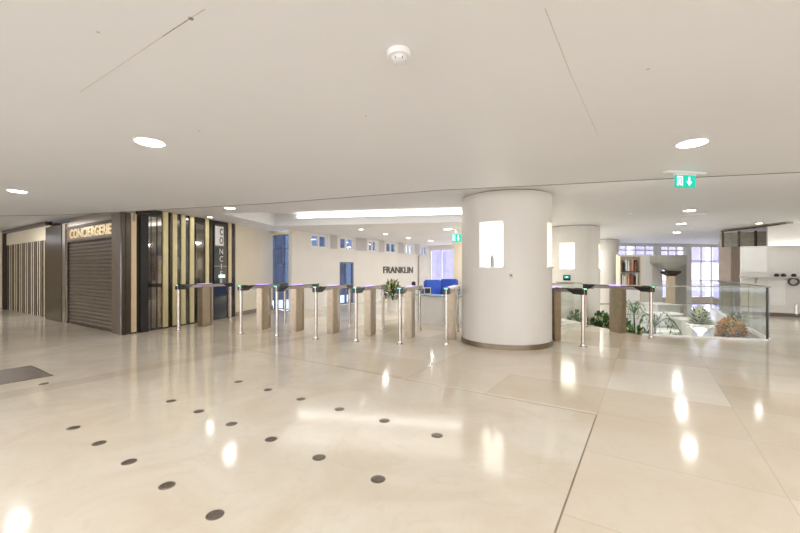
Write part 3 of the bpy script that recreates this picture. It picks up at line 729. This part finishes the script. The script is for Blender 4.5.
# reception desk (curved)
dk = thing('reception_desk', 'low white curved reception desk with a glass top behind the gates', 'desk', (1.35, 10.0, 0))
def arcpts(r0, r1, a0, a1, n=18):
    o_ = [(r1*math.cos(a0+(a1-a0)*i/n), r1*math.sin(a0+(a1-a0)*i/n)) for i in range(n+1)]
    return o_+[(r0*math.cos(a0+(a1-a0)*i/n), r0*math.sin(a0+(a1-a0)*i/n)) for i in range(n, -1, -1)]
MB().prism(arcpts(.86, 1.0, math.radians(200), math.radians(318)), 0, .68).build('front_panel', M['white'], dk)
MB().prism(arcpts(.60, 1.06, math.radians(198), math.radians(320)), .69, .71).build('glass_top', M['glassedge'], dk)
MB().prism(arcpts(.62, .86, math.radians(200), math.radians(318)), .0, .10).build('plinth', M['bronze'], dk)
for a_ in (205, 260, 313):
    MB().cyl(.72*math.cos(math.radians(a_)), .72*math.sin(math.radians(a_)), .10, .69, .02, n=12).build('support', M['steel'], dk)
mo = thing('tablet_stand', 'small white framed tablet standing on the glass top of the curved desk', 'tablet', (dp(427.5, 9.22).x, 9.22, .711), .1)
MB().box(-.085, .085, 0, .012, .02, .19, .003).build('frame', M['white'], mo); MB().box(-.065, .065, -.002, .0, .045, .165).build('screen', M['navy'], mo); MB().box(-.05, .05, .0, .09, 0, .02, .003).build('foot', M['white'], mo)
# blue armchairs
def armchair(label, p, rz):
    t = thing('armchair', label, 'armchair', p, rz, 'blue armchairs in the lobby')
    MB().box(-.36, .36, -.36, .36, .16, .44, .05).build('seat', M['blue'], t)
    MB().box(-.36, .36, .22, .38, .40, .98, .05).build('backrest', M['blue'], t)
    for s in (-1, 1): MB().box(min(s*.36, s*.46), max(s*.36, s*.46), -.36, .38, .14, .66, .04).build('armrest', M['blue'], t)
    for x in (-.36, .36):
        for y in (-.28, .30): MB().cyl(x, y, 0, .16, .018, n=10).build('leg', M['steel'], t)
    return t
a1_ = armchair('blue armchair nearest the curved desk, seen over its glass top', dp(437, 13.6), .5)
dup(a1_, dp(447, 15.0), -.4, 'blue armchair farther back, close to the bright end window')
# potted plant
p = dp(392.5, 12.2); t = thing('potted_plant', 'leafy green plant in a white pot in front of the wall lettering', 'plant', p)
MB().lathe(0, 0, [(.14, 0), (.2, .42), (.22, .43), (.18, .41)], 28).build('pot', M['white'], t, True); MB().cyl(0, 0, .36, .40, .17).build('soil', M['soil'], t)
m = MB()
for k in range(8): m.tube([(0, 0, .38), (.1*math.cos(k), .1*math.sin(k), .7), (.22*math.cos(k), .22*math.sin(k), .95)], .008, 5)
m.build('stems', M['leafdark'], t); bush(t, 0, 0, .35, 1.0, .27, 300, ('leaf', 'leafdark', 'leafpale'), .08, .16)
# side chair in the lobby
# ------------------------------------------------------------------ lights and ceiling fittings
def downlight(px, py, z, r, label, energy, small=False, group='round recessed ceiling lights'):
    p = gp(px, py, z); place_light(p, z, r, label, energy, small, group)
def place_light(p, z, r, label, energy, small=False, group='round recessed ceiling lights'):
    t = thing('ceiling_light', label, 'ceiling light', (p[0], p[1], z), 0, group)
    m = MB(); m.lathe(0, 0, [(r*.97, -.002), (r*1.10, -.008), (r*1.14, -.006), (r*1.14, -.0005)], 36); m.build('trim_ring', M['white'], t, True)
    MB().cyl(0, 0, -.011, -.0075, r*.96, n=36).build('diffuser', M['lampsmall'] if small else M['lamp'], t)
    ld = bpy.data.lights.new('lamp', 'AREA'); ld.shape = 'DISK'; ld.size = r*2; ld.energy = energy*.20; ld.color = (1., .98, .95)
    l = bpy.data.objects.new('lamp', ld); COL.objects.link(l); l.location = (p[0], p[1], z-.03)
E = 20
downlight(150, 142, Z1, .115, 'left of the two nearest ceiling lights, above the floor studs', E*2)
downlight(692, 143, Z1, .115, 'right of the two nearest ceiling lights, in front of the green exit sign', E*2)
downlight(17.5, 191, Z1, .105, 'ceiling light at the left edge, above the slatted screen', E)
downlight(230, 208, Z2, .10, 'ceiling light beside the top of the black striped wall', E*.8)
downlight(210, 217, Z2, .06, 'small ceiling light against the top of the striped wall', E*.4, True)
downlight(689.5, 210.3, Z2, .11, 'first ceiling light behind the exit sign, largest of three in line', E*1.5)
downlight(681.5, 223.6, Z2, .11, 'middle of the three ceiling lights in line behind the exit sign', E*2.5)
downlight(677, 232.4, Z2, .11, 'last of the three ceiling lights in line behind the exit sign', E*2.5)
downlight(448, 229, Z2, .13, 'brightest ceiling light just left of the nearest column, beyond the cove', E*2)
downlight(361, 229.3, Z2, .07, 'small ceiling light beyond the cove, leftmost of four small ones', E*1.4, True)
downlight(385.5, 234, Z2, .08, 'small ceiling light beyond the cove, second of four from the left', E*1.4, True)
downlight(408.5, 238, Z2, .09, 'small ceiling light beyond the cove, third of four from the left', E*1.4, True)
downlight(430.5, 240.7, Z2, .10, 'small ceiling light beyond the cove, rightmost of four, near the end window', E*1.4, True)
downlight(759, 223.2, Z2, .07, 'small ceiling light near the dark slanting beam at the far right', E*.5, True)
for i, (x, y) in enumerate(((-10.6, 9.6), (-5.5, .5), (0.2, .1), (6, .5), (-9, .9), (-2.6, 1.0), (3, 1.0), (9.5, 1.0), (-5.5, -3.5), (0, -3.5), (6, -3.5), (-10.5, 2.5), (10.5, 3.5))):  # unseen downlights added to brighten the hall
    place_light((x, y), Z2 if y > 8 else Z1, .115, 'added unseen recessed ceiling light in the front part of the hall', E*(5 if y > 8 else 3.2), group='added recessed ceiling lights behind the viewpoint')
# light washing the small slab edge behind the step
cv = thing('cove_light', 'long bright light strip in the ceiling recess left of the nearest column', 'cove light', (Rl.x, Rl.y, 0), math.atan2(rd.y, rd.x))
MB().box(.75, 6.4, -.05, -.004, 2.86, 2.96).build('light_strip', M['cove'], cv); MB().box(.2, 6.45, -.055, -.003, 2.845, 2.86).build('ledge', M['white'], cv)
for i, (x, y, e) in enumerate(((2.9, 10.7, 9), (3.2, 14.2, 9), (3.9, 16.6, 7))):  # unseen lights added behind the column to brighten the lobby
    place_light((x, y), Z2, .11, 'added ceiling light unseen behind the nearest round column, %s in line' % ('first', 'second', 'third')[i], E*e)
for i, (x, y, e) in enumerate(((6.45, 13.5, 10), (7.2, 15.3, 10))):  # more unseen lights added, to lift the far right
    place_light((x, y), Z2, .11, 'added ceiling light unseen behind the second round column, %s in line' % ('first', 'second')[i], E*e)
ld = bpy.data.lights.new('cove_lamp', 'AREA'); ld.shape = 'RECTANGLE'; ld.size = 5.4; ld.size_y = 1.2; ld.energy = 22; ld.color = (1., .97, .9)
l = bpy.data.objects.new('cove_lamp', ld); COL.objects.link(l); q = Rl+rd*3.6+rn*1.3; l.location = (q.x, q.y, 2.985); l.rotation_euler = (0, 0, math.atan2(rd.y, rd.x))
# smoke detector
for x, y in ((5.6, 7.3), (7.3, 8.6)):  # fill lights without fixture, added below the slab for the lower level
    ld = bpy.data.lights.new('under_slab_fill', 'AREA'); ld.shape = 'RECTANGLE'; ld.size = 1.6; ld.size_y = .25; ld.energy = 35
    l = bpy.data.objects.new('under_slab_fill', ld); COL.objects.link(l); l.location = (x, y, -.55); l.rotation_euler = (PI*.5, 0, -.25)
def detector(px, py, z, r, label):
    p = gp(px, py, z); t = thing('smoke_detector', label, 'smoke detector', (p.x, p.y, z))
    MB().lathe(0, 0, [(r*.9, -.03), (r, -.02), (r, -.0005)], 36).build('base', M['white'], t, True)
    MB().lathe(0, 0, [(r*.35, -.055), (r*.55, -.05), (r*.62, -.03)], 30).build('sensor_head', M['ceil'], t, True)
    m = MB()
    for k in range(6): a = k*PI/3; m.box(r*.5*math.cos(a)-.005, r*.5*math.cos(a)+.005, r*.5*math.sin(a)-.005, r*.5*math.sin(a)+.005, -.05, -.03)
    m.build('vents', M['chip'], t)
detector(399, 52, Z1, .066, 'round white smoke detector at the top centre of the ceiling')
detector(244, 221.5, Z2, .07, 'small dark centred smoke detector near the beige wall beside the striped cladding')
detector(630, 213, Z2, .05, 'tiny smoke detector behind the step in the ceiling, right of the columns')
for (px, py, lb) in ((98, 32, 'small plugged hole in the ceiling at the upper left'), (199, 130.5, 'small brown ceiling cap just right of the left near ceiling light'), (366, 116, 'small pale ceiling cap below the smoke detector'), (648, 69, 'small grey ceiling cap above the right near ceiling light')):
    p = gp(px, py, Z1); o = MB().lathe(0, 0, [(.005, -.003), (.008, -.002), (.009, -.0003)], 16).build('ceiling_fixing', M['seam']); tag(o, lb, 'ceiling cap', None, (p.x, p.y, Z1))
# seams in the ceiling
def seam(a, b, w, nm, mm='seam'):
    L, an, d = onwall(a, b); st(MB().box(0, L, -w/2, w/2, -.0015, -.0002).build(nm, M[mm]), (a[0], a[1], Z1), an)
seam(gp(192, 17, Z1), gp(163, 36, Z1), .0035, 'trim_1', 'chip'); seam(gp(163, 36, Z1), gp(80, 92, Z1), .0025, 'trim_2'); seam(gp(205, 9, Z1), gp(192, 17, Z1), .003, 'trim_3')
seam(gp(545, 8, Z1), gp(571, 75, Z1), .0028, 'trim_4'); seam(gp(571, 75, Z1), gp(598, 135, Z1), .002, 'trim_5')
o = MB().lathe(0, 0, [(.006, -.003), (.011, -.002), (.012, -.0003)], 9).build('ceiling_fixing', M['chip']); p = gp(191, 18.5, Z1); tag(o, 'dark chipped fixing at the end of the crack in the ceiling', 'fixing', None, (p.x, p.y, Z1))
# exit sign
def exit_sign(px, pyt, Y, z1, w, h, label, rz, zc, plate=True):
    x = (px-CX)/F*Y; t = thing('exit_sign', label, 'exit sign', (x, Y, z1), rz)
    MB().box(-w/2, w/2, -.012, .012, -h, 0, .003).build('panel', M['exit'], t)
    MB().box(-w*.09, w*.09, -.02, .02, 0, zc-z1-.02).build('bracket', M['white'], t)
    if plate: MB().box(-w*1.0, w*1.0, -.035, .035, zc-z1-.03, zc-z1-.001, .008).build('ceiling_plate', M['white'], t)
    MB().box(-w/2-.004, w/2+.004, -.018, .018, 0, .018, .002).build('light_housing', M['white'], t)
    m = MB()                                             # downward arrow
    def poly(pts): 
        A_ = [m.bm.verts.new((x_*w, -.0135, (z_-1)*h)) for x_, z_ in pts]; B_ = [m.bm.verts.new((x_*w, -.012, (z_-1)*h)) for x_, z_ in pts]; n_ = len(pts)
        m.bm.faces.new(A_); m.bm.faces.new(B_[::-1])
        for i in range(n_): m.bm.faces.new((A_[i], A_[(i+1) % n_], B_[(i+1) % n_], B_[i]))
    poly([(.13, .88), (.21, .88), (.21, .50), (.13, .50)]); poly([(.17, .14), (.03, .50), (.31, .50)])
    m.build('arrow', M['exitwhite'], t)
    m = MB(); poly([(-.44, .12), (-.40, .12), (-.40, .9), (-.44, .9)]); poly([(-.20, .12), (-.16, .12), (-.16, .9), (-.20, .9)]); poly([(-.40, .84), (-.20, .84), (-.20, .9), (-.40, .9)])
    poly([(-.33, .70), (-.28, .70), (-.28, .80), (-.33, .80)]); poly([(-.36, .42), (-.29, .42), (-.26, .68), (-.33, .68)]); poly([(-.40, .16), (-.36, .16), (-.30, .42), (-.35, .42)]); poly([(-.27, .16), (-.23, .16), (-.28, .42), (-.33, .42)]); poly([(-.38, .55), (-.22, .60), (-.22, .65), (-.38, .60)])
    m.build('running_man', M['exitwhite'], t)
exit_sign(685, 176, 4.55, zz(175.5, 4.55), .28, .145, 'green emergency exit sign with white arrow hanging from the ceiling at right', .12+.06, Z1)
exit_sign(456.5, 234, 12.0, zz(234, 12.0), .30, .26, 'pale green hanging exit sign far off, just left of the nearest column', 0.1, Z2, False)
# linear ceiling fittings behind the step
for px, py, w, lb in ((692, 215.4, .5, 'thin white ceiling slot between the first and second light behind the exit sign'), (682.5, 229.5, .5, 'thin white ceiling slot between the second and third light behind the exit sign')):
    p = gp(px, py, Z2); t = thing('ceiling_vent', lb, 'vent', (p.x, p.y, Z2), AU)
    MB().box(-w/2, w/2, -.05, .05, -.012, -.0005, .003).build('frame', M['white'], t); MB().box(-w/2+.03, w/2-.03, -.02, .02, -.014, -.012).build('slot', M['greypanel'], t)

# ------------------------------------------------------------------ floor details
def strip(a, b, w, nm, mm='joint'):
    L, an, d = onwall(a, b); st(MB().box(0, L, -w/2, w/2, -.002, .0008).build(nm, M[mm]), (a[0], a[1], 0), an)
uv = lambda u, v: U*u+V*v
strip(uv(.386, 3.834), uv(5.46, 3.834), .010, 'trim_6'); strip(uv(.386, 3.834), uv(.386, -3), .010, 'trim_7'); strip(uv(2.46, 3.834), uv(2.46, 5.0), .008, 'trim_8')
mp = thing('floor_mat', 'brown metal entrance plate let into the floor at the left edge', 'floor plate', tuple(uv(6.2, .35)), AU+PI)
m = MB(); m.box(0, .86, -1.2, 0, -.002, .004); m.build('plate', M['plate'], mp)
m = MB(); m.box(-.015, 0, -1.215, .015, -.002, .006); m.box(.86, .875, -1.215, .015, -.002, .006); m.box(0, .86, 0, .015, -.002, .006); m.box(0, .86, -1.215, -1.2, -.002, .006); m.build('frame', M['stud'], mp)
rows = [('front row', [(73.4, 428), (99, 443.3), (129, 462), (167, 485.7), (215, 515)]),
        ('middle row', [(171, 401), (198.8, 411.4), (231.5, 424), (271, 439.3), (319, 457.6), (378, 479.3)]),
        ('back row', [(238.5, 381.7), (268, 389.8), (301, 399), (339.5, 409.2), (384.5, 420.7), (437, 435.5)])]
od = ['first', 'second', 'third', 'fourth', 'fifth', 'sixth']
sd0 = None
for rn_, pts in rows:
    for k, (px, py) in enumerate(pts):
        p = gp(px, py); lb = 'round dark metal floor stud, %s from the left in the %s' % (od[k], rn_)
        if sd0 is None:
            sd0 = thing('floor_stud', lb, 'floor stud', p, 0, 'round metal studs in the floor')
            MB().lathe(0, 0, [(.043, -.002), (.043, .001), (.041, .0025), (.03, .003)], 32).build('disc', M['stud'], sd0, True)
            MB().lathe(0, 0, [(.047, -.002), (.047, .0012), (.0432, .0012), (.0432, -.002)], 32).build('rim', M['joint'], sd0, True)
        else: dup(sd0, p, 0, lb)
p = gp(43.7, 383.9); dup(sd0, p, 0, 'round dark metal floor stud beside the brown floor plate', 'floor studs by the plate')

# ------------------------------------------------------------------ sky, camera, view
w = bpy.data.worlds.new('World'); S.world = w; w.use_nodes = True; nt = w.node_tree
bg = nt.nodes['Background']; bg.inputs['Color'].default_value = (.90, .92, 1., 1); bg.inputs['Strength'].default_value = 2.0
def daylight_fill(loc, rz, w_, h_, e):  # area light added outside an unseen window to strengthen the daylight
    ld = bpy.data.lights.new('daylight_fill', 'AREA'); ld.shape = 'RECTANGLE'; ld.size = w_; ld.size_y = h_; ld.energy = e; ld.color = (.97, .98, 1.)
    l = bpy.data.objects.new('daylight_fill', ld); COL.objects.link(l); l.location = loc; l.rotation_euler = (PI/2, 0, rz)
for i in range(8): daylight_fill((13.8-2.45-i*3.6, -6.3, 1.4), 0, 2.9, 2.2, 42)
for i in range(3): daylight_fill((-16.2, -6+2.45+i*3.6, 1.4), -PI/2, 2.9, 2.2, 60)
cam = bpy.data.cameras.new('camera'); cam.sensor_width = 36; cam.lens = F/800*36; cam.shift_y = (HY-266.5)/800
cam.clip_start = .05; cam.clip_end = 200
co = bpy.data.objects.new('camera', cam); COL.objects.link(co); co.location = (0, 0, EYE); co.rotation_euler = (PI/2, 0, 0); S.camera = co
S.view_settings.view_transform = 'Standard'; S.view_settings.look = 'None'; S.view_settings.gamma = 1; S.view_settings.use_curve_mapping = False
S.view_settings.exposure = 0.53
